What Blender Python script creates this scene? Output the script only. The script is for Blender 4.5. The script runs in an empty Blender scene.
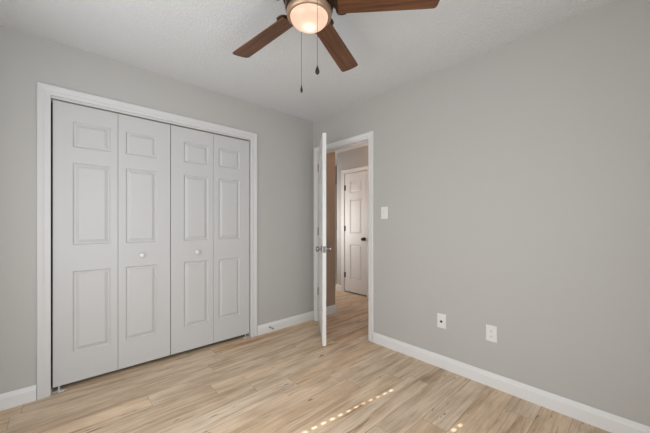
import bpy, bmesh, math, random
from mathutils import Vector, Matrix

random.seed(7)
S = bpy.context.scene
COL = S.collection
PI = math.pi

# ------------------------------------------------------------------ camera
cam_data = bpy.data.cameras.new('camera')
cam = bpy.data.objects.new('camera', cam_data)
COL.objects.link(cam)
S.camera = cam
cam_data.sensor_width = 36.0
cam_data.lens = 288.9 / 650 * 36.0
cam_data.shift_y = 7.5 / 650
cam_data.clip_start = 0.02
cam.location = (-2.308, -2.738, 1.177)
cam.rotation_euler = (PI / 2, 0, math.radians(-42.5))

# ------------------------------------------------------------------ view, world
S.view_settings.view_transform = 'Standard'
S.view_settings.look = 'None'
S.view_settings.gamma = 1.0
S.view_settings.use_curve_mapping = False
S.view_settings.exposure = 0.0

world = bpy.data.worlds.new('world')
S.world = world
world.use_nodes = True
wn = world.node_tree.nodes
wn['Background'].inputs['Color'].default_value = (0.62, 0.78, 1.0, 1)
wn['Background'].inputs['Strength'].default_value = 1.0

# ------------------------------------------------------------------ lights
def sun_light():
    d = bpy.data.lights.new('sun', 'SUN')
    d.energy = 7.5
    d.angle = math.radians(0.3)
    d.color = (1.0, 0.93, 0.82)
    o = bpy.data.objects.new('sun', d)
    COL.objects.link(o)
    v = Vector((0.992, -0.125, -0.677)).normalized()
    o.rotation_euler = v.to_track_quat('-Z', 'Y').to_euler()
    return o

def area_light(name, loc, direction, sx, sy, energy, color, spread=180):
    d = bpy.data.lights.new(name, 'AREA')
    d.shape = 'RECTANGLE'
    d.size, d.size_y = sx, sy
    d.energy = energy
    d.color = color
    d.spread = math.radians(spread)
    o = bpy.data.objects.new(name, d)
    COL.objects.link(o)
    o.location = loc
    o.rotation_euler = Vector(direction).to_track_quat('-Z', 'Z').to_euler()
    return o

def point_light(name, loc, energy, color, r=0.03):
    d = bpy.data.lights.new(name, 'POINT')
    d.energy = energy
    d.color = color
    d.shadow_soft_size = r
    o = bpy.data.objects.new(name, d)
    COL.objects.link(o)
    o.location = loc
    return o

sun_light()
area_light('daylight_left_window', (-2.76, -1.50, 1.24), (1, 0, 0), 1.45, 1.55, 22, (0.965, 0.985, 1.0))
area_light('rear_fill_light', (-1.93, -3.22, 1.08), (0, 1, 0), 1.5, 1.85, 25, (0.965, 0.985, 1.0))  # added fill from behind the camera, evens out the closet wall
area_light('hall_fill_light', (0.44, 1.05, 1.26), (1, -0.25, 0), 0.75, 2.1, 30, (1.0, 0.965, 0.94))  # added fill for the hall door, hung before a solid wall
point_light('assumed_hall_glow_light', (1.16, -0.28, 2.10), 7.0, (1.0, 0.66, 0.50), 0.05)  # assumed unseen warm light, no fixture built; adds the pink glow in the hall

# ------------------------------------------------------------------ materials
def srgb(r, g, b):
    def f(c):
        c /= 255.0
        return c / 12.92 if c <= 0.04045 else ((c + 0.055) / 1.055) ** 2.4
    return (f(r), f(g), f(b), 1.0)

def principled(name, color, rough=0.5, metal=0.0, spec=0.5):
    m = bpy.data.materials.new(name)
    m.use_nodes = True
    b = m.node_tree.nodes['Principled BSDF']
    b.inputs['Base Color'].default_value = color
    b.inputs['Roughness'].default_value = rough
    b.inputs['Metallic'].default_value = metal
    b.inputs['Specular IOR Level'].default_value = spec
    return m

def add_bump(m, scale, strength, distance=0.002, detail=3.0, rough=0.6, sharp=None):
    nt = m.node_tree
    b = nt.nodes['Principled BSDF']
    tc = nt.nodes.new('ShaderNodeTexCoord')
    n = nt.nodes.new('ShaderNodeTexNoise')
    n.inputs['Scale'].default_value = scale
    n.inputs['Detail'].default_value = detail
    n.inputs['Roughness'].default_value = rough
    nt.links.new(tc.outputs['Object'], n.inputs['Vector'])
    h = n.outputs['Fac']
    if sharp:
        r = nt.nodes.new('ShaderNodeValToRGB')
        r.color_ramp.elements[0].position = sharp[0]
        r.color_ramp.elements[1].position = sharp[1]
        nt.links.new(h, r.inputs['Fac'])
        h = r.outputs['Color']
    bp = nt.nodes.new('ShaderNodeBump')
    bp.inputs['Strength'].default_value = strength
    bp.inputs['Distance'].default_value = distance
    nt.links.new(h, bp.inputs['Height'])
    nt.links.new(bp.outputs['Normal'], b.inputs['Normal'])
    return m

def paint(name, color, rough=0.55, scale=180, strength=0.15):
    return add_bump(principled(name, color, rough, 0, 0.35), scale, strength, 0.001)

M_wall = paint('greige_wall_paint', (0.505, 0.493, 0.468, 1), 0.65, 140, 0.2)
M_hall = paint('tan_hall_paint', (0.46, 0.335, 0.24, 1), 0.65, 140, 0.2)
M_ceil = add_bump(principled('textured_white_ceiling', (0.71, 0.722, 0.728, 1), 0.9, 0, 0.1), 70, 0.35, 0.006, 4, 0.6, (0.42, 0.62))
M_trim = paint('white_trim_paint', (0.79, 0.783, 0.773, 1), 0.38, 60, 0.02)
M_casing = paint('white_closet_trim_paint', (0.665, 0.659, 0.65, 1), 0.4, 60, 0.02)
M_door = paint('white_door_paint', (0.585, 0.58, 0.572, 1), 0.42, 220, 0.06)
M_plate = principled('white_plastic', (0.80, 0.79, 0.77, 1), 0.3)
M_black = principled('black_plastic', (0.015, 0.014, 0.013, 1), 0.5)
M_dark = principled('dark_slot', (0.03, 0.028, 0.026, 1), 0.6)
M_nickel = add_bump(principled('satin_nickel', (0.36, 0.33, 0.30, 1), 0.36, 1.0), 300, 0.03)
M_steel = principled('hinge_steel', (0.42, 0.40, 0.37, 1), 0.38, 1.0)
M_hinge_dark = principled('dark_bronze_hinge', (0.045, 0.03, 0.022, 1), 0.4, 0.7)
M_bronze = add_bump(principled('oil_rubbed_bronze', (0.085, 0.052, 0.035, 1), 0.28, 0.75), 200, 0.03)
M_collar = principled('warm_bronze_ring', (0.42, 0.29, 0.20, 1), 0.42, 0.65)
M_closet = principled('closet_shade_dark', (0.16, 0.155, 0.15, 1), 0.8)  # closet shade put into the colour, keeps the door gaps black
M_latch = principled('aged_nickel_plate', (0.22, 0.205, 0.19, 1), 0.5, 0.4)
M_zinc = principled('zinc_plated_steel', (0.62, 0.61, 0.59, 1), 0.4, 0.3)
M_rubber = principled('grey_rubber', (0.25, 0.24, 0.23, 1), 0.6)
M_blind = principled('white_blind_slats', (0.8, 0.79, 0.77, 1), 0.5)
M_glass = principled('window_glass', (1, 1, 1, 1), 0.0)
M_glass.node_tree.nodes['Principled BSDF'].inputs['Transmission Weight'].default_value = 1.0
M_glass.node_tree.nodes['Principled BSDF'].inputs['IOR'].default_value = 1.02

def bowl_material():
    m = bpy.data.materials.new('frosted_glass_bowl')
    m.use_nodes = True
    nt = m.node_tree
    nt.nodes.clear()
    out = nt.nodes.new('ShaderNodeOutputMaterial')
    tr = nt.nodes.new('ShaderNodeBsdfTranslucent')
    tr.inputs['Color'].default_value = (0.92, 0.79, 0.70, 1)
    gl = nt.nodes.new('ShaderNodeBsdfGlossy')
    gl.inputs['Roughness'].default_value = 0.35
    gl.inputs['Color'].default_value = (0.9, 0.88, 0.85, 1)
    mx = nt.nodes.new('ShaderNodeMixShader')
    mx.inputs[0].default_value = 0.06
    em = nt.nodes.new('ShaderNodeEmission')
    em.inputs['Color'].default_value = (1.0, 0.75, 0.60, 1)
    em.inputs['Strength'].default_value = 0.33
    ad = nt.nodes.new('ShaderNodeAddShader')
    L = nt.links.new
    L(tr.outputs[0], mx.inputs[1]); L(gl.outputs[0], mx.inputs[2])
    L(mx.outputs[0], ad.inputs[0]); L(em.outputs[0], ad.inputs[1])
    L(ad.outputs[0], out.inputs['Surface'])
    return m
M_bowl = bowl_material()

def math_node(nt, op, a, b=None, c=None):
    n = nt.nodes.new('ShaderNodeMath')
    n.operation = op
    for i, v in enumerate((a, b, c)):
        if v is None:
            continue
        if isinstance(v, (int, float)):
            n.inputs[i].default_value = v
        else:
            nt.links.new(v, n.inputs[i])
    return n.outputs[0]

def ramp(nt, fac, stops):
    r = nt.nodes.new('ShaderNodeValToRGB')
    cr = r.color_ramp
    while len(cr.elements) < len(stops):
        cr.elements.new(0.5)
    for e, (p, c) in zip(cr.elements, stops):
        e.position = p
        e.color = c if len(c) == 4 else (*c, 1)
    nt.links.new(fac, r.inputs['Fac'])
    return r.outputs['Color']

def mixc(nt, mode, fac, a, b):
    n = nt.nodes.new('ShaderNodeMix')
    n.data_type = 'RGBA'
    n.blend_type = mode
    for sock, v in ((n.inputs['Factor'], fac), (n.inputs['A'], a), (n.inputs['B'], b)):
        if isinstance(v, (int, float)):
            sock.default_value = v
        elif isinstance(v, tuple):
            sock.default_value = v
        else:
            nt.links.new(v, sock)
    # colour sockets share names with float ones; set the RGBA ones explicitly
    return n

def mix_rgb(nt, mode, fac, a, b):
    n = nt.nodes.new('ShaderNodeMixRGB')
    n.blend_type = mode
    for sock, v in zip(n.inputs, (fac, a, b)):
        if isinstance(v, (int, float)):
            sock.default_value = v
        elif isinstance(v, tuple):
            sock.default_value = v
        else:
            nt.links.new(v, sock)
    return n.outputs['Color']

def floor_material():
    """light oak laminate planks laid along x"""
    W, LEN, Y0 = 0.1545, 1.22, -0.299
    m = bpy.data.materials.new('light_oak_plank_floor')
    m.use_nodes = True
    nt = m.node_tree
    b = nt.nodes['Principled BSDF']
    L = nt.links.new
    geo = nt.nodes.new('ShaderNodeTexCoord')
    sep = nt.nodes.new('ShaderNodeSeparateXYZ')
    L(geo.outputs['Object'], sep.inputs[0])
    X, Y = sep.outputs['X'], sep.outputs['Y']
    v = math_node(nt, 'DIVIDE', math_node(nt, 'SUBTRACT', Y, Y0), W)
    row = math_node(nt, 'FLOOR', v)
    fv = math_node(nt, 'SUBTRACT', v, row)
    wn_ = nt.nodes.new('ShaderNodeTexWhiteNoise')
    wn_.noise_dimensions = '1D'
    L(row, wn_.inputs['W'])
    u = math_node(nt, 'ADD', math_node(nt, 'DIVIDE', X, LEN), math_node(nt, 'MULTIPLY', wn_.outputs['Value'], 7.0))
    colid = math_node(nt, 'FLOOR', u)
    fu = math_node(nt, 'SUBTRACT', u, colid)
    cmb = nt.nodes.new('ShaderNodeCombineXYZ')
    L(row, cmb.inputs[0]); L(colid, cmb.inputs[1])
    pid = nt.nodes.new('ShaderNodeTexWhiteNoise')
    pid.noise_dimensions = '2D'
    L(cmb.outputs[0], pid.inputs['Vector'])
    pv = pid.outputs['Value']
    # per-plank shifted grain coordinates
    gx = math_node(nt, 'ADD', X, math_node(nt, 'MULTIPLY', pv, 37.0))
    gy = math_node(nt, 'ADD', Y, math_node(nt, 'MULTIPLY', pv, 11.0))
    def grain(sx, sy, detail, rough=0.55, dist=0.0, z=0.0):
        c = nt.nodes.new('ShaderNodeCombineXYZ')
        L(math_node(nt, 'MULTIPLY', gx, sx), c.inputs[0])
        L(math_node(nt, 'MULTIPLY', gy, sy), c.inputs[1])
        c.inputs[2].default_value = z
        n = nt.nodes.new('ShaderNodeTexNoise')
        n.inputs['Scale'].default_value = 1.0
        n.inputs['Detail'].default_value = detail
        n.inputs['Roughness'].default_value = rough
        n.inputs['Distortion'].default_value = dist
        L(c.outputs[0], n.inputs['Vector'])
        return n.outputs['Fac']
    broad = grain(1.1, 15, 4, 0.6, 0.8)
    cloud = grain(2.4, 7, 3, 0.55, 0.4, 27.0)
    fine = grain(4.0, 110, 4, 0.65, 0.3, 3.0)
    streak = grain(1.9, 36, 3, 0.6, 0.5, 9.0)
    knot = grain(5.0, 26, 2, 0.5, 1.0, 17.0)
    base = ramp(nt, pv, [(0.0, srgb(224, 199, 170)), (0.25, srgb(238, 216, 189)), (0.5, srgb(224, 204, 180)), (0.75, srgb(236, 219, 198)), (1.0, srgb(230, 202, 170))])
    tone = ramp(nt, broad, [(0.26, srgb(150, 122, 94)), (0.39, srgb(222, 206, 188)), (0.52, srgb(255, 250, 243)), (0.75, srgb(255, 254, 251))])
    c = mix_rgb(nt, 'MULTIPLY', 0.70, base, tone)
    ft = ramp(nt, fine, [(0.30, (0.62, 0.57, 0.52, 1)), (0.60, (1, 1, 1, 1))])
    c = mix_rgb(nt, 'MULTIPLY', 0.66, c, ft)
    st = ramp(nt, streak, [(0.27, (1, 1, 1, 1)), (0.36, (0, 0, 0, 1))])
    c = mix_rgb(nt, 'MIX', math_node(nt, 'MULTIPLY', st, 0.78), c, srgb(126, 96, 68))
    kn = ramp(nt, knot, [(0.26, (1, 1, 1, 1)), (0.31, (0, 0, 0, 1))])
    c = mix_rgb(nt, 'MIX', math_node(nt, 'MULTIPLY', kn, 0.65), c, srgb(84, 60, 42))
    c = mix_rgb(nt, 'MULTIPLY', 0.65, c, ramp(nt, cloud, [(0.32, srgb(214, 206, 200)), (0.55, srgb(255, 255, 255))]))
    # seams
    d_v = math_node(nt, 'MULTIPLY', math_node(nt, 'MINIMUM', fv, math_node(nt, 'SUBTRACT', 1.0, fv)), W)
    d_u = math_node(nt, 'MULTIPLY', math_node(nt, 'MINIMUM', fu, math_node(nt, 'SUBTRACT', 1.0, fu)), LEN)
    dm = math_node(nt, 'MINIMUM', d_v, d_u)
    seam = math_node(nt, 'LESS_THAN', dm, 0.0014)
    c = mix_rgb(nt, 'MIX', math_node(nt, 'MULTIPLY', seam, 0.45), c, srgb(96, 72, 52))
    L(c, b.inputs['Base Color'])
    b.inputs['Roughness'].default_value = 0.46
    b.inputs['Specular IOR Level'].default_value = 0.35
    bp = nt.nodes.new('ShaderNodeBump')
    bp.inputs['Strength'].default_value = 0.18
    bp.inputs['Distance'].default_value = 0.001
    L(fine, bp.inputs['Height'])
    L(bp.outputs['Normal'], b.inputs['Normal'])
    return m
M_floor = floor_material()

def blade_material():
    m = principled('walnut_fan_blade', (0.1, 0.05, 0.03, 1), 0.40)
    nt = m.node_tree
    b = nt.nodes['Principled BSDF']
    tc = nt.nodes.new('ShaderNodeTexCoord')
    mp = nt.nodes.new('ShaderNodeMapping')
    mp.inputs['Scale'].default_value = (3.0, 60.0, 8.0)
    nt.links.new(tc.outputs['Object'], mp.inputs['Vector'])
    n = nt.nodes.new('ShaderNodeTexNoise')
    n.inputs['Scale'].default_value = 1.0
    n.inputs['Detail'].default_value = 4
    n.inputs['Distortion'].default_value = 0.4
    nt.links.new(mp.outputs[0], n.inputs['Vector'])
    c = ramp(nt, n.outputs['Fac'], [(0.28, srgb(66, 40, 24)), (0.5, srgb(98, 62, 38)), (0.72, srgb(122, 79, 50))])
    nt.links.new(c, b.inputs['Base Color'])
    return m
M_blade = blade_material()

# ------------------------------------------------------------------ mesh helpers
def new_obj(name, bm, mat, parent=None, smooth=False, bevel=0.0, loc=None):
    me = bpy.data.meshes.new(name)
    bmesh.ops.recalc_face_normals(bm, faces=bm.faces)
    bm.to_mesh(me)
    bm.free()
    if isinstance(mat, (list, tuple)):
        for x in mat:
            me.materials.append(x)
    else:
        me.materials.append(mat)
    o = bpy.data.objects.new(name, me)
    COL.objects.link(o)
    if parent is not None:
        o.parent = parent
    if loc is not None:
        o.location = loc
    if smooth:
        for p in me.polygons:
            p.use_smooth = True
        md = o.modifiers.new('smooth', 'EDGE_SPLIT')
        md.split_angle = math.radians(38)
    if bevel:
        md = o.modifiers.new('bevel', 'BEVEL')
        md.width = bevel
        md.segments = 2
        md.limit_method = 'ANGLE'
    return o

def empty(name, loc, rz=0.0):
    o = bpy.data.objects.new(name, None)
    o.empty_display_size = 0.1
    COL.objects.link(o)
    o.location = loc
    o.rotation_euler = (0, 0, rz)
    return o

def tag(o, label=None, cat=None, group=None, kind=None):
    if label: o['label'] = label
    if cat: o['category'] = cat
    if group: o['group'] = group
    if kind: o['kind'] = kind
    return o

def box(bm, x0, x1, y0, y1, z0, z1):
    vs = [bm.verts.new((x, y, z)) for x in (x0, x1) for y in (y0, y1) for z in (z0, z1)]
    for f in ((0, 1, 3, 2), (4, 6, 7, 5), (0, 4, 5, 1), (2, 3, 7, 6), (0, 2, 6, 4), (1, 5, 7, 3)):
        bm.faces.new([vs[i] for i in f])

def boxes(*bs):
    bm = bmesh.new()
    for b in bs:
        box(bm, *b)
    return bm

def lathe(profile, seg=40, bm=None, M=None):
    """revolve (r, z) points about the z axis"""
    bm = bm or bmesh.new()
    rings = []
    for r, z in profile:
        if r < 1e-6:
            rings.append([bm.verts.new((0, 0, z))])
        else:
            rings.append([bm.verts.new((r * math.cos(2 * PI * k / seg), r * math.sin(2 * PI * k / seg), z)) for k in range(seg)])
    for a, b in zip(rings, rings[1:]):
        for k in range(seg):
            k2 = (k + 1) % seg
            if len(a) == 1 and len(b) == 1:
                continue
            if len(a) == 1:
                bm.faces.new((a[0], b[k], b[k2]))
            elif len(b) == 1:
                bm.faces.new((a[k], b[0], a[k2]))
            else:
                bm.faces.new((a[k], b[k], b[k2], a[k2]))
    if M is not None:
        bmesh.ops.transform(bm, matrix=M, verts=[v for r in rings for v in r])
    return bm

def tube(pts, r, seg=8, bm=None):
    bm = bm or bmesh.new()
    rings = []
    pts = [Vector(p) for p in pts]
    for i, p in enumerate(pts):
        t = (pts[min(i + 1, len(pts) - 1)] - pts[max(i - 1, 0)]).normalized()
        q = t.to_track_quat('Z', 'Y')
        rings.append([bm.verts.new(p + q @ Vector((r * math.cos(2 * PI * k / seg), r * math.sin(2 * PI * k / seg), 0))) for k in range(seg)])
    for a, b in zip(rings, rings[1:]):
        for k in range(seg):
            k2 = (k + 1) % seg
            bm.faces.new((a[k], b[k], b[k2], a[k2]))
    bm.faces.new(rings[0][::-1]); bm.faces.new(rings[-1])
    return bm

def sweep(bm, path, profile, to3d):
    """mitred trim: path is 2-D points (a, b); profile is (outward, thickness) pairs;
    outward is to the left of the direction of travel; to3d(a, b, t) -> xyz"""
    n = len(path)
    rings = []
    for i in range(n):
        p = Vector(path[i])
        d0 = (Vector(path[i]) - Vector(path[i - 1])).normalized() if i > 0 else None
        d1 = (Vector(path[i + 1]) - Vector(path[i])).normalized() if i < n - 1 else None
        if d0 is None: d0 = d1
        if d1 is None: d1 = d0
        n0 = Vector((-d0.y, d0.x)); n1 = Vector((-d1.y, d1.x))
        mt = (n0 + n1) / (1 + n0.dot(n1))
        rings.append([bm.verts.new(to3d(p.x + mt.x * o, p.y + mt.y * o, t)) for o, t in profile])
    m = len(profile)
    for a, b in zip(rings, rings[1:]):
        for k in range(m):
            k2 = (k + 1) % m
            bm.faces.new((a[k], b[k], b[k2], a[k2]))
    bm.faces.new(rings[0]); bm.faces.new(rings[-1][::-1])
    return bm

def casing_profile(w):
    return [(0, 0), (0, .008), (.004, .010), (w * .30, .0115), (w * .45, .0105), (w * .60, .014), (w * .85, .017), (w * .95, .017), (w, .014), (w, 0)]

BASE = [(0, 0), (0, .016), (.072, .016), (.080, .013), (.088, .0115), (.095, .008), (.100, .004), (.100, 0)]   # (height, thickness)

def baseboard(name, pts, label, mat=None):
    """run along floor points (x, y); the room is on the right of the direction of travel"""
    bm = bmesh.new()
    n = len(pts)
    rings = []
    for i in range(n):
        p = Vector(pts[i])
        d0 = (Vector(pts[i]) - Vector(pts[i - 1])).normalized() if i > 0 else None
        d1 = (Vector(pts[i + 1]) - Vector(pts[i])).normalized() if i < n - 1 else None
        d0 = d0 or d1; d1 = d1 or d0
        n0 = Vector((d0.y, -d0.x)); n1 = Vector((d1.y, -d1.x))
        mt = (n0 + n1) / (1 + n0.dot(n1))
        rings.append([bm.verts.new((p.x + mt.x * t, p.y + mt.y * t, h)) for h, t in BASE])
    m = len(BASE)
    for a, b in zip(rings, rings[1:]):
        for k in range(m):
            k2 = (k + 1) % m
            bm.faces.new((a[k], b[k], b[k2], a[k2]))
    bm.faces.new(rings[0]); bm.faces.new(rings[-1][::-1])
    return tag(new_obj(name, bm, mat or M_trim), label, 'baseboard', kind='structure')

def panel_leaf(bm, w, z0, z1, th, panels, x0=0.0):
    """moulded door slab: x x0..x0+w, front at y=0 (facing -y), back at y=th; panels = (xa, xb, za, zb)"""
    xs = sorted({x0, x0 + w, *[p[0] for p in panels], *[p[1] for p in panels]})
    zs = sorted({z0, z1, *[p[2] for p in panels], *[p[3] for p in panels]})
    steps = [(0, 0), (.003, .0070), (.008, .0115), (.015, .0115), (.020, .0085), (.034, .0015), (.038, .0010)]
    cache = {}
    def vert(x, y, z):
        k = (round(x, 5), round(y, 5), round(z, 5))
        if k not in cache:
            cache[k] = bm.verts.new((x, y, z))
        return cache[k]
    def inside(xa, xb, za, zb):
        return any(p[0] - 1e-6 <= xa and xb <= p[1] + 1e-6 and p[2] - 1e-6 <= za and zb <= p[3] + 1e-6 for p in panels)
    for side in (0, 1):
        def Yv(d): return d if side == 0 else th - d
        for xa, xb in zip(xs, xs[1:]):
            for za, zb in zip(zs, zs[1:]):
                if not inside(xa, xb, za, zb):
                    bm.faces.new((vert(xa, Yv(0), za), vert(xb, Yv(0), za), vert(xb, Yv(0), zb), vert(xa, Yv(0), zb)))
        for xa, xb, za, zb in panels:
            rings = []
            for ins, d in steps:
                rings.append([vert(xa + ins, Yv(d), za + ins), vert(xb - ins, Yv(d), za + ins), vert(xb - ins, Yv(d), zb - ins), vert(xa + ins, Yv(d), zb - ins)])
            # outer ring may have collinear grid vertices on it; the slab grid shares its corners
            for a, b in zip(rings, rings[1:]):
                for k in range(4):
                    k2 = (k + 1) % 4
                    bm.faces.new((a[k], a[k2], b[k2], b[k]))
            bm.faces.new(rings[-1])
    for z in (z0, z1):
        for xa, xb in zip(xs, xs[1:]):
            bm.faces.new((vert(xa, 0, z), vert(xb, 0, z), vert(xb, th, z), vert(xa, th, z)))
    for x in (x0, x0 + w):
        for za, zb in zip(zs, zs[1:]):
            bm.faces.new((vert(x, 0, za), vert(x, 0, zb), vert(x, th, zb), vert(x, th, za)))
    return bm

def knob_profile(r=0.027, proj=0.062, rose=0.032):
    return [(0, 0), (rose, 0), (rose, .004), (rose * .8, .009), (.012, .011), (.010, .022), (.012, .028),
            (r * .72, .031), (r * .95, .037), (r, .045), (r * .95, .053), (r * .70, proj - .002), (r * .35, proj), (0, proj)]

# ------------------------------------------------------------------ room shell
H = 2.44
XL, YR = -2.85, -3.30           # left wall and rear wall
CX0, CX1, CZ = -2.356, -0.845, 2.062   # closet opening
DY0, DY1, DZ = -0.872, -0.098, 2.042   # doorway in the right wall (y range, head)
T = 0.11
FX = 1.33                        # far wall of the hall
HX = 0.404                       # outside corner of the stub wall in the hall
HE = 1.75                        # end of the hall

tag(new_obj('floor', boxes((XL - .3, 2.9, YR - .3, HE + .3, -.1, 0)), M_floor), 'light oak wood plank floor', 'floor', kind='structure')
tag(new_obj('ceiling', boxes((XL - .3, 2.9, YR - .3, HE + .3, H, H + .1)), M_ceil), 'white textured ceiling above the fan', 'ceiling', kind='structure')

tag(new_obj('wall_back', boxes((XL, CX0 - .012, 0, T, 0, H), (CX1 + .012, 0, 0, T, 0, H), (CX0 - .012, CX1 + .012, 0, T, CZ + .012, H)), M_wall),
    'grey wall around the white closet doors', 'wall', kind='structure')
tag(new_obj('wall_right', boxes((0, T, YR, DY0 - .018, 0, H), (0, T, DY1 + .018, T, 0, H), (0, T, DY0 - .018, DY1 + .018, DZ + .018, H)), M_wall),
    'long bare grey wall with switch and outlets', 'wall', kind='structure')
WY0, WY1, WZ0, WZ1 = -2.28, -0.73, 0.45, 2.06      # left window
tag(new_obj('wall_left', boxes((XL - T, XL, YR, WY0, 0, H), (XL - T, XL, WY1, T, 0, H), (XL - T, XL, WY0, WY1, 0, WZ0), (XL - T, XL, WY0, WY1, WZ1, H)), M_wall),
    'grey wall holding the window with blinds', 'wall', kind='structure')
RX0, RX1 = -2.70, -1.15
tag(new_obj('wall_rear', boxes((XL - T, RX0, YR - T, YR, 0, H), (RX1, T, YR - T, YR, 0, H), (RX0, RX1, YR - T, YR, 0, .12), (RX0, RX1, YR - T, YR, 2.06, H)), M_wall),
    'grey wall behind the camera', 'wall', kind='structure')
# closet shell
tag(new_obj('wall_closet', boxes((CX0 - .2, CX0 - .12, T, .72, 0, H), (CX1 + .12, CX1 + .2, T, .72, 0, H), (CX0 - .2, CX1 + .2, .72, .80, 0, H)), M_closet),
    'inside walls of the closet, coloured dark for shade', 'wall', kind='structure')
# hall shell
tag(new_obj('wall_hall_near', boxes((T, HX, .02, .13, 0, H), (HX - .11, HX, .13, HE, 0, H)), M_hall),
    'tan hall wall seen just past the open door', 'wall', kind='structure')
HD0, HD1, HDZ = 0.232, 0.728, 2.045      # hall door opening (y)
tag(new_obj('wall_hall_far', boxes((FX, FX + T, -2.2, HD0 - .018, 0, H), (FX, FX + T, HD1 + .018, .915, 0, H), (FX, FX + T, HD0 - .018, HD1 + .018, HDZ + .018, H),
                                   (FX + T, 2.75, .805, .915, 0, H)), M_wall),
    'pale hall wall around the narrow hall door', 'wall', kind='structure')
tag(new_obj('wall_hall_end', boxes((HX - .11, 2.85, HE, HE + T, 0, H), (2.75, 2.85, .805, HE, 0, H), (T, FX + T, -2.3, -2.2, 0, H)), M_wall),
    'hall wall at the far end of the passage', 'wall', kind='structure')
tag(new_obj('wall_hall_closet', boxes((FX + T, 1.95, HD0 - .12, HD0 - .02, 0, H), (1.95, 2.05, HD0 - .12, .80, 0, H)), M_closet),
    'inside walls behind the narrow hall door', 'wall', kind='structure')

# ------------------------------------------------------------------ baseboards
baseboard('baseboard_back_left', [(XL, 0), (CX0 - .070, 0)], 'white baseboard left of the closet')
baseboard('baseboard_back_right', [(CX1 + .071, 0), (0, 0)], 'white baseboard between closet and room door')
baseboard('baseboard_right', [(0, DY0 - .071), (0, YR)], 'white baseboard along the long bare wall')
baseboard('baseboard_left', [(XL, YR), (XL, 0)], 'white baseboard under the window with blinds')
baseboard('baseboard_rear', [(0, YR), (XL, YR)], 'white baseboard behind the camera')
baseboard('baseboard_hall_near', [(T, .02), (HX, .02), (HX, HE)], 'white baseboard on the tan hall wall')
baseboard('baseboard_hall_far', [(FX + T, .915), (FX, .915), (FX, HD1 + .070)], 'short white baseboard beside the narrow hall door')
baseboard('baseboard_hall_right', [(FX, HD0 - .070), (FX, -2.2)], 'white baseboard along the hall past its door')

# ------------------------------------------------------------------ closet casing (trim) and bifold doors
t1 = empty('trim_1', (0, 0, 0))
tag(t1, 'wide white casing framing the closet doors', 'trim', kind='structure')
bm = bmesh.new()
sweep(bm, [(CX1, 0), (CX1, CZ), (CX0, CZ), (CX0, 0)][::-1], casing_profile(.068), lambda a, b, t: (a, -t, b))
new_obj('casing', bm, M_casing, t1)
new_obj('jamb', boxes((CX0 - .012, CX0 - .001, 0, T, 0, CZ + .001), (CX1 + .001, CX1 + .012, 0, T, 0, CZ + .001), (CX0 - .012, CX1 + .012, 0, T, CZ + .001, CZ + .012)), M_casing, t1)
new_obj('door_track', boxes((CX0, CX1, .030, .036, CZ - .028, CZ), (CX0, CX1, .062, .068, CZ - .028, CZ), (CX0, CX1, .030, .068, CZ - .004, CZ)), M_steel, t1)

new_obj('track_fascia', boxes((CX0, CX1, .010, .019, 2.049, CZ + .001)), M_casing, t1)
ROWS = [(.250, .835), (1.027, 1.619), (1.733, 1.915)]
LEAF = .3735
DBOT, DTOP, DPY = .036, 2.040, .024
BX0 = CX0 + .009
def leaf_panels(x0, wide_left):
    a, b = (.106, .050) if wide_left else (.050, .106)
    return [(x0 + a, x0 + LEAF - b, za, zb) for za, zb in ROWS]

def bifold(name, xs, knob_x, knob_leaf, label):
    root = empty(name, (xs[0], DPY, 0))
    tag(root, label, 'door', kind='structure')
    leaves = []
    for i, x in enumerate(xs):
        bm = bmesh.new()
        panel_leaf(bm, LEAF - .002, DBOT, DTOP, .034, leaf_panels(0, i == 0))
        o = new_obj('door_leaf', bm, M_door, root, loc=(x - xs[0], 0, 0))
        md = o.modifiers.new('bevel', 'BEVEL'); md.width = .0015; md.segments = 2; md.limit_method = 'ANGLE'; md.angle_limit = math.radians(60)
        leaves.append(o)
    lf = leaves[knob_leaf]
    bm = lathe([(0, 0), (.010, 0), (.009, .010), (.011, .014), (.017, .019), (.0185, .025), (.016, .031), (.008, .034), (0, .0345)], 28,
               M=Matrix.Rotation(PI / 2, 4, 'X'))
    k = new_obj('door_knob', bm, M_plate, lf, smooth=True)
    k.location = (knob_x - xs[knob_leaf], 0, .923)
    k['label'] = 'small round white pull knob'
    for z in (.30, 1.04, 1.80):
        h = new_obj('hinge', tube([(0, 0, -.032), (0, 0, .032)], .004), M_steel, root)
        h.location = (xs[1] - xs[0] - .001, .0405, z)
    return root

xs = [BX0 + LEAF * k for k in range(4)]
bifold('door_1', xs[:2], -1.8185, 1, 'white folding closet door left of the meeting gap')
bifold('door_2', [xs[2] + .003, xs[3] + .003], -1.384, 0, 'white folding closet door nearer the open room door')

# metal floor pivots under the outer corners of the folding doors
def pivot_bracket(x, flip, label):
    r = empty('pivot_bracket', (x, DPY, 0))
    tag(r, label, 'bracket', group='floor pivots of the closet doors')
    s = -1 if flip else 1
    new_obj('base_plate', boxes(tuple(sorted((-.002 * s, .075 * s))) + (-.004, .036, 0, .004)), M_zinc, r, bevel=.001)
    new_obj('upright', boxes(tuple(sorted((-.004 * s, -.001 * s))) + (.0, .036, 0, .034)), M_zinc, r)
    new_obj('pin', lathe([(0, .004), (.009, .004), (.009, .012), (.0055, .014), (.0055, .040), (0, .040)], 16), M_zinc, r, smooth=True, loc=(.035 * s, .017, 0))
    new_obj('floor_tab', boxes(tuple(sorted((.030 * s, .062 * s))) + (-.020, -.004, 0, .003)), M_plate, r, bevel=.001)
pivot_bracket(CX0 + .006, False, 'small metal floor pivot under the closet door corner farther from the room door')
pivot_bracket(CX1 - .006, True, 'small metal floor pivot under the closet door corner nearer the room door')

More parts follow.
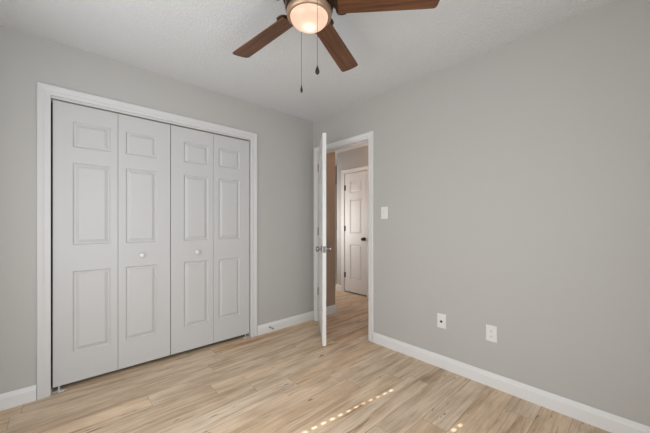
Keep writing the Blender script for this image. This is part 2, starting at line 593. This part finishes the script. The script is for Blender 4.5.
# ------------------------------------------------------------------ room doorway
t2 = empty('trim_2', (0, 0, 0))
tag(t2, 'white casing framing the open room doorway', 'trim', kind='structure')
bm = bmesh.new()
path = [(DY0 - .006, 0), (DY0 - .006, DZ + .006), (DY1 + .006, DZ + .006), (DY1 + .006, 0)]
sweep(bm, path, casing_profile(.058), lambda a, b, t: (-t, a, b))
new_obj('casing', bm, M_trim, t2)
bm = bmesh.new()
sweep(bm, path, casing_profile(.058), lambda a, b, t: (T + t, a, b))
new_obj('casing', bm, M_trim, t2)
new_obj('jamb', boxes((0, T, DY0 - .018, DY0, 0, DZ + .018), (0, T, DY1, DY1 + .018, 0, DZ + .018), (0, T, DY0, DY1, DZ, DZ + .018)), M_trim, t2)
new_obj('door_stop_strip', boxes((.040, .074, DY0, DY0 + .011, 0, DZ), (.040, .074, DY1 - .011, DY1, 0, DZ), (.040, .074, DY0, DY1, DZ - .011, DZ)), M_trim, t2)

# room door, swung into the room, seen nearly edge-on
DW, DTH = .764, .035
PIV = (-.007, DY1 - .003)
THETA = math.radians(38.4)
d3 = empty('door_3', (PIV[0], PIV[1], 0), 0)
# local +x runs from hinge to free edge; local y=0 is the face the camera side sees when closed, +y to the hall
d3.rotation_euler = (0, 0, -PI / 2 - THETA)
tag(d3, 'white six panel room door standing open, seen edge on', 'door', kind='structure')
st, mid = .115, .10
pw = (DW - 2 * st - mid) / 2
p6 = []
for za, zb in [(.235, .82), (1.01, 1.605), (1.715, 1.905)]:
    p6 += [(st, st + pw, za, zb), (st + pw + mid, DW - st, za, zb)]
bm = bmesh.new()
panel_leaf(bm, DW, .020, 2.040, DTH, p6)
slab = new_obj('door_slab', bm, M_trim, d3, loc=(0, .007, 0))
for sgn in (1, -1):
    bm = lathe(knob_profile(), 32, M=Matrix.Rotation(PI / 2 * sgn, 4, 'X'))
    k = new_obj('door_knob', bm, M_nickel, d3, smooth=True)
    k.location = (DW - .062, .007 if sgn == 1 else .007 + DTH, .935)
    k['label'] = 'satin metal round door knob'
lp = new_obj('latch_plate', boxes((DW - .0005, DW + .0012, .007 + .005, .007 + DTH - .005, .905, .965), (DW, DW + .009, .007 + .012, .007 + .023, .925, .945)), M_latch, d3)
for z in (1.855, 1.09, .365):
    h = new_obj('hinge', boxes((.001, .036, .0062, .0072, z - .046, z + .046)), M_steel, d3)
    bm = lathe([(0, -.047), (.0055, -.047), (.0065, -.044), (.0065, .044), (.0055, .047), (0, .047)], 16)
    b = new_obj('knuckle', bm, M_steel, h, smooth=True)
    b.location = (-.002, -.001, z)

# ------------------------------------------------------------------ narrow hall door and casing
t3 = empty('trim_3', (0, 0, 0))
tag(t3, 'white casing around the narrow hall door', 'trim', kind='structure')
bm = bmesh.new()
sweep(bm, [(HD0 - .005, 0), (HD0 - .005, HDZ + .005), (HD1 + .005, HDZ + .005), (HD1 + .005, 0)], casing_profile(.064), lambda a, b, t: (FX - t, a, b))
new_obj('casing', bm, M_trim, t3)
new_obj('jamb', boxes((FX, FX + T, HD0 - .018, HD0, 0, HDZ + .018), (FX, FX + T, HD1, HD1 + .018, 0, HDZ + .018), (FX, FX + T, HD0, HD1, HDZ, HDZ + .018)), M_trim, t3)
HW = HD1 - HD0 - .006
d4 = empty('door_4', (FX + .004, HD1 - .003, 0), -PI / 2)
tag(d4, 'narrow white panelled door across the hall', 'door', kind='structure')
bm = bmesh.new()
panel_leaf(bm, HW, .022, 2.038, .035, [(.115, HW - .115, .235, .83), (.115, HW - .115, 1.01, 1.60), (.115, HW - .115, 1.71, 1.90)])
new_obj('door_slab', bm, M_trim, d4)
bm = lathe(knob_profile(), 32, M=Matrix.Rotation(PI / 2, 4, 'X'))
k = new_obj('door_knob', bm, M_hinge_dark, d4, smooth=True)
k.location = (HW - .060, 0, .93)
k['label'] = 'dark bronze round knob'
for z in (1.80, 1.10, .30):
    h = new_obj('hinge', boxes((-.003, .020, -.002, 0, z - .045, z + .045)), M_hinge_dark, d4)
    new_obj('knuckle', tube([(-.001, -.007, z - .046), (-.001, -.007, z + .046)], .006, 12), M_hinge_dark, h)

# white door at the very end of the hall, a sliver of it visible
d5 = empty('door_5', (2.02, HE - .045, 0), 0)
tag(d5, 'sliver of white door at the far end of the hall', 'door', kind='structure')
bm = bmesh.new()
panel_leaf(bm, .61, .012, 2.034, .035, [(.10, .255, .235, .82), (.355, .51, .235, .82), (.10, .255, 1.01, 1.605), (.355, .51, 1.01, 1.605), (.10, .255, 1.715, 1.905), (.355, .51, 1.715, 1.905)])
new_obj('door_slab', bm, M_trim, d5)
for z in (1.93, 1.56, .55):
    new_obj('hinge', boxes((-.008, .012, -.006, 0, z - .06, z + .06)), M_hinge_dark, d5)

# ------------------------------------------------------------------ wall plates
def plate_bm(w, h, t=.006):
    bm = bmesh.new()
    r0 = [bm.verts.new((0, y, z)) for y, z in ((-w/2, -h/2), (w/2, -h/2), (w/2, h/2), (-w/2, h/2))]
    r1 = [bm.verts.new((-t * .45, v.co.y, v.co.z)) for v in r0]
    r2 = [bm.verts.new((-t, v.co.y * (1 - .008 / w), v.co.z * (1 - .008 / h))) for v in r0]
    for a, b in ((r0, r1), (r1, r2)):
        for k in range(4):
            bm.faces.new((a[k], a[(k + 1) % 4], b[(k + 1) % 4], b[k]))
    bm.faces.new(r2); bm.faces.new(r0[::-1])
    return bm

ROTX = Matrix.Rotation(-PI / 2, 4, 'Y')     # lathe axis to -x
def screw(parent, y, z):
    o = new_obj('screw', lathe([(.0035, 0), (.0035, .0008), (.002, .0016), (0, .0018)], 16, M=ROTX), M_plate, parent, smooth=True, loc=(-.006, y, z))
    return o

sw = empty('light_switch', (0, -1.069, 1.285))
tag(sw, 'white toggle light switch beside the open doorway', 'light switch')
new_obj('face_plate', plate_bm(.074, .118), M_plate, sw)
new_obj('toggle_surround', boxes((-.0068, -.005, -.0065, .0065, -.014, .014)), M_plate, sw)
bm = boxes((-.018, 0, -.0045, .0045, -.006, .006))
tg = new_obj('toggle', bm, M_plate, sw, bevel=.0012, loc=(-.005, 0, .002)); tg.rotation_euler = (0, math.radians(28), 0)
screw(sw, 0, .030); screw(sw, 0, -.030)

cx = empty('cable_outlet', (0, -1.636, .382))
tag(cx, 'white wall plate with one dark cable jack', 'wall outlet')
new_obj('face_plate', plate_bm(.074, .118), M_plate, cx)
new_obj('jack', lathe([(0, .001), (.0095, .001), (.0095, .004), (.0055, .004), (.0055, .011), (.004, .011), (.004, .006), (0, .006)], 20, M=ROTX), M_black, cx, smooth=True, loc=(-.005, 0, -.004))
cx.children[1]['label'] = 'dark threaded cable jack'
screw(cx, 0, .042); screw(cx, 0, -.042)

po = empty('power_outlet', (0, -2.008, .382))
tag(po, 'white duplex power outlet with two sockets', 'wall outlet')
new_obj('face_plate', plate_bm(.074, .118), M_plate, po)
for z in (.0205, -.0205):
    bm = bmesh.new()
    vs0, vs1 = [], []
    for k in range(28):
        a = 2 * PI * k / 28
        y, zz = .0172 * math.cos(a), max(-.0125, min(.0125, .0172 * math.sin(a)))
        vs0.append(bm.verts.new((-.005, y, z + zz))); vs1.append(bm.verts.new((-.0078, y, z + zz)))
    for k in range(28):
        k2 = (k + 1) % 28
        if (vs0[k].co - vs0[k2].co).length < 1e-7: continue
        bm.faces.new((vs0[k], vs0[k2], vs1[k2], vs1[k]))
    bm.faces.new(vs1)
    s = new_obj('socket', bm, M_plate, po)
    sl = boxes((-.0082, -.0074, -.0078, -.0052, z - .002, z + .0065), (-.0082, -.0074, .0052, .0078, z - .001, z + .0055))
    lathe([(0, .0074), (.0027, .0074), (.0027, .0082), (0, .0082)], 12, sl, Matrix.Translation((0, 0, z - .0068)) @ ROTX)
    q = new_obj('slots', sl, M_dark, s)
screw(po, 0, 0)

# ------------------------------------------------------------------ spring door stop on the baseboard
ds = empty('door_stop', (-.628, -.016, .055))
tag(ds, 'small spring door stop on the baseboard right of the closet', 'door stop')
RX = Matrix.Rotation(PI / 2, 4, 'X')
new_obj('mount', lathe([(0, 0), (.010, 0), (.010, .003), (.006, .008), (0, .008)], 20, M=RX), M_steel, ds, smooth=True)
pts = [(.0055 * math.cos(a), -.008 - .050 * a / (2 * PI * 14), .0055 * math.sin(a)) for a in [2 * PI * 14 * i / 168 for i in range(169)]]
new_obj('spring', tube(pts, .0014, 6), M_steel, ds, smooth=True)
new_obj('tip', lathe([(0, .056), (.0075, .056), (.0080, .068), (.0060, .072), (0, .072)], 20, M=RX), M_rubber, ds, smooth=True)

# ------------------------------------------------------------------ ceiling fan
FC = Vector((-1.4014, -1.633, 0))
ZB = 2.250
fan = empty('ceiling_fan', (FC.x, FC.y, H))
tag(fan, 'five blade ceiling fan with brown blades and lit glass bowl', 'ceiling fan')
def fz(z): return z - H
new_obj('motor_housing', lathe([(0, 0), (.085, 0), (.088, -.012), (.082, -.045), (.100, -.060), (.128, -.078), (.136, -.100), (.136, -.140),
                                (.128, -.160), (.105, -.172), (0, -.172)], 56), M_bronze, fan, smooth=True)
new_obj('blade_hub', lathe([(0, fz(ZB + .024)), (.108, fz(ZB + .024)), (.117, fz(ZB + .014)), (.119, fz(ZB - .010)), (.115, fz(ZB - .022)), (0, fz(ZB - .022))], 48), M_bronze, fan, smooth=True)
new_obj('light_ring', lathe([(0, fz(ZB - .020)), (.102, fz(ZB - .020)), (.110, fz(ZB - .024)), (.1125, fz(ZB - .034)), (.110, fz(ZB - .048)), (.104, fz(ZB - .054)),
                             (.0945, fz(ZB - .055)), (.0925, fz(ZB - .050)), (.0925, fz(ZB - .040)), (0, fz(ZB - .040))], 64), M_collar, fan, smooth=True)
# frosted bowl, open at the top, bulb inside
RB, HB = .0925, .053
prof = [(RB, fz(ZB - .048))] + [(RB * math.cos(a), fz(ZB - .052) - HB * math.sin(a)) for a in [PI / 2 * i / 16 for i in range(16)]] + [(0, fz(ZB - .052) - HB)]
new_obj('glass_bowl', lathe(prof, 64), M_bowl, fan, smooth=True)['label'] = 'glowing frosted glass bowl'
pl = point_light('bulb_light', (0, 0, 0), 0.05, (1.0, 0.90, 0.80), .008)
pl.parent = fan
pl.location = (.0, .0, fz(ZB - .080))

R0, R1 = .140, .625
def blade_mesh():
    """blade along +x, rounded tip corners, a touch wider to the tip; thickness in z"""
    out = []
    w0, w1 = .049, .060
    n = 10
    def hw(x): return w0 + (w1 - w0) * min(1, (x - R0) / (R1 - R0) * 1.15)
    rr = .018
    edge = []
    for i in range(n + 1):
        x = R0 + (R1 - rr - R0) * i / n
        edge.append((x, hw(x)))
    for i in range(1, 7):
        a = PI / 2 * i / 6
        edge.append((R1 - rr + rr * math.sin(a), w1 - rr + rr * math.cos(a)))
    pts = edge + [(R1 + .004 * math.cos(PI / 2 * t), t * (w1 - rr)) for t in (.5, 0, -.5)] + [(x, -y) for x, y in edge[::-1]]
    bm = bmesh.new()
    lo = [bm.verts.new((x, y, -.003)) for x, y in pts]
    hi = [bm.verts.new((x, y, .003)) for x, y in pts]
    bm.faces.new(lo[::-1]); bm.faces.new(hi)
    for k in range(len(pts)):
        k2 = (k + 1) % len(pts)
        bm.faces.new((lo[k], lo[k2], hi[k2], hi[k]))
    return bm

def bracket_mesh():
    """flat arm from the hub flaring to a rounded plate over the blade root"""
    pts = [(.085, .018), (.118, .018), (.128, .030), (.132, .050), (.142, .062), (.160, .065), (.178, .062), (.190, .050), (.197, .030), (.225, .020), (.236, .010)]
    pts = pts + [(x, -y) for x, y in pts[::-1]]
    bm = bmesh.new()
    lo = [bm.verts.new((x, y, .0032)) for x, y in pts]
    hi = [bm.verts.new((x, y, .0090)) for x, y in pts]
    bm.faces.new(lo[::-1]); bm.faces.new(hi)
    for k in range(len(pts)):
        k2 = (k + 1) % len(pts)
        bm.faces.new((lo[k], lo[k2], hi[k2], hi[k]))
    return bm

blade0 = brk0 = None
for k, ang in enumerate((95.7, 23.6, -48.6, -120.4, -192.4)):
    if blade0 is None:
        blade0 = new_obj('blade', blade_mesh(), M_blade, fan, bevel=.002)
        brk0 = new_obj('blade_bracket', bracket_mesh(), M_bronze, blade0, bevel=.002)
        brk0['label'] = 'dark bronze blade arm'
        b = blade0
    else:
        b = blade0.copy(); COL.objects.link(b)
        c = brk0.copy(); COL.objects.link(c); c.parent = b
    b.location = (0, 0, fz(ZB))
    b.rotation_euler = Matrix.Rotation(math.radians(ang), 3, 'Z').to_4x4().to_euler()
    b.rotation_mode = 'XYZ'
    b.rotation_euler = (math.radians(-11), 0, math.radians(ang))

# pull chains
def chain(x, y, ztop, zbot, fob_r, fob_h, label):
    n = 60
    bm = tube([(0, 0, 0), (0, 0, -(ztop - zbot))], .0009, 6)
    z = 0
    while z > -(ztop - zbot):
        for s in (1,):
            lathe([(0, .0016), (.0014, .0008), (.0014, -.0008), (0, -.0016)], 6, bm, Matrix.Translation((0, 0, z)))
        z -= .0075
    o = new_obj('pull_chain', bm, M_bronze, fan)
    o.location = (x - FC.x, y - FC.y, fz(ztop))
    o['label'] = label
    prof = [(0, .003), (.0025, .002), (.003, -.004)] + [(fob_r * (0.35 + .65 * math.sin(PI * .5 * min(1, t * 1.5))) if t < .67 else fob_r * math.cos((t - .67) / .33 * PI / 2), -.004 - fob_h * t) for t in [i / 12 for i in range(1, 13)]]
    prof[-1] = (0, prof[-1][1])
    f = new_obj('chain_fob', lathe(prof, 20), M_hinge_dark, o, smooth=True)
    f.location = (0, 0, -(ztop - zbot))

CAMXY = Vector((-2.308, -2.738)); FW = Vector((math.sin(math.radians(42.5)), math.cos(math.radians(42.5)))); RT = Vector((FW.y, -FW.x))
dfan = (Vector((FC.x, FC.y)) - CAMXY).dot(FW)
for px, depth, zt, zb_, fr, fh, lab in ((317.3, dfan - .117, ZB - .036, 1.893, .0100, .036, 'beaded pull chain with the thicker fob, in front of the bowl'),
                                        (301.5, dfan + .117, ZB - .036, 1.915, .0070, .034, 'longer looking beaded pull chain behind the bowl')):
    p = CAMXY + FW * depth + RT * ((px - 325) / 288.9 * depth)
    chain(p.x, p.y, zt, zb_, fr, fh, lab)

# ------------------------------------------------------------------ windows (outside the picture; sun spots enter by the left one, the rear one is added)
def window(name, label, axis):
    r = empty(name, (0, 0, 0))
    tag(r, label, 'window', kind='structure')
    return r
w1 = window('window_1', 'white window with closed blinds left of the camera', 'x')
new_obj('frame', boxes((XL - T, XL - T + .05, WY0, WY0 + .05, WZ0, WZ1), (XL - T, XL - T + .05, WY1 - .05, WY1, WZ0, WZ1), (XL - T, XL - T + .05, WY0, WY1, WZ0, WZ0 + .05), (XL - T, XL - T + .05, WY0, WY1, WZ1 - .05, WZ1)), M_trim, w1)
bm = bmesh.new()
sweep(bm, [(WY0, WZ0), (WY0, WZ1), (WY1, WZ1), (WY1, WZ0)], casing_profile(.064), lambda a, b, t: (XL + t, a, b))
new_obj('casing', bm, M_trim, w1)
new_obj('sill', boxes((XL - .06, XL + .04, WY0 - .07, WY1 + .07, WZ0 - .025, WZ0)), M_trim, w1)
# closed slats with small cord slots where the ladders run; the sun comes through the slots
LAD = (-1.737, -1.257)
PITCH = .0437
bm = bmesh.new()
BXX = XL - .03
nsl = int((WZ1 - WZ0 - .04) / PITCH) + 1
ys = [WY0 + .004]
for l in LAD:
    ys += [l - .009, l + .009]
ys.append(WY1 - .004)
for i in range(nsl):
    zc = WZ0 + .024 + PITCH * i
    z0_, z1_ = zc - PITCH / 2 - .004, zc + PITCH / 2 + .004
    xa, xb = BXX - .008, BXX + .008          # bottom edge leans to the glass
    slot = zc < 1.60
    zl, zh = zc - .0095, zc + .0095
    def X(z): return xa + (xb - xa) * (z - z0_) / (z1_ - z0_)
    for k, (ya, yb) in enumerate(zip(ys, ys[1:])):
        spans = [(z0_, z1_)]
        if k % 2 == 1 and slot:
            spans = [(z0_, zl), (zh, z1_)]
        for za, zb in spans:
            fr = [bm.verts.new(p) for p in ((X(za), ya, za), (X(za), yb, za), (X(zb), yb, zb), (X(zb), ya, zb))]
            bk = [bm.verts.new(v.co + Vector((-.0015, 0, 0))) for v in fr]
            bm.faces.new(fr); bm.faces.new(bk[::-1])
            for q in range(4):
                bm.faces.new((fr[q], bk[q], bk[(q + 1) % 4], fr[(q + 1) % 4]))
new_obj('blind', bm, M_blind, w1)
new_obj('head_rail', boxes((BXX - .02, BXX + .02, WY0 + .004, WY1 - .004, WZ1 - .045, WZ1)), M_blind, w1)

w2 = window('fill_window', 'added tall white window behind the camera, shaped for fill light', 'y')  # added unseen window, made tall to go with the low fill light
new_obj('frame', boxes((RX0, RX0 + .05, YR - T, YR - T + .05, .12, 2.06), (RX1 - .05, RX1, YR - T, YR - T + .05, .12, 2.06), (RX0, RX1, YR - T, YR - T + .05, .12, .17),
                       (RX0, RX1, YR - T, YR - T + .05, 2.01, 2.06), (RX0, RX1, YR - T, YR - T + .05, 1.38, 1.43)), M_trim, w2)
new_obj('pane', boxes((RX0 + .05, RX1 - .05, YR - T + .02, YR - T + .024, .17, 2.01)), M_glass, w2)
bm = bmesh.new()
sweep(bm, [(RX1, .12), (RX1, 2.06), (RX0, 2.06), (RX0, .12)], casing_profile(.064), lambda a, b, t: (a, YR + t, b))
new_obj('casing', bm, M_trim, w2)
new_obj('sill', boxes((RX0 - .07, RX1 + .07, YR - .06, YR + .04, .095, .12)), M_trim, w2)
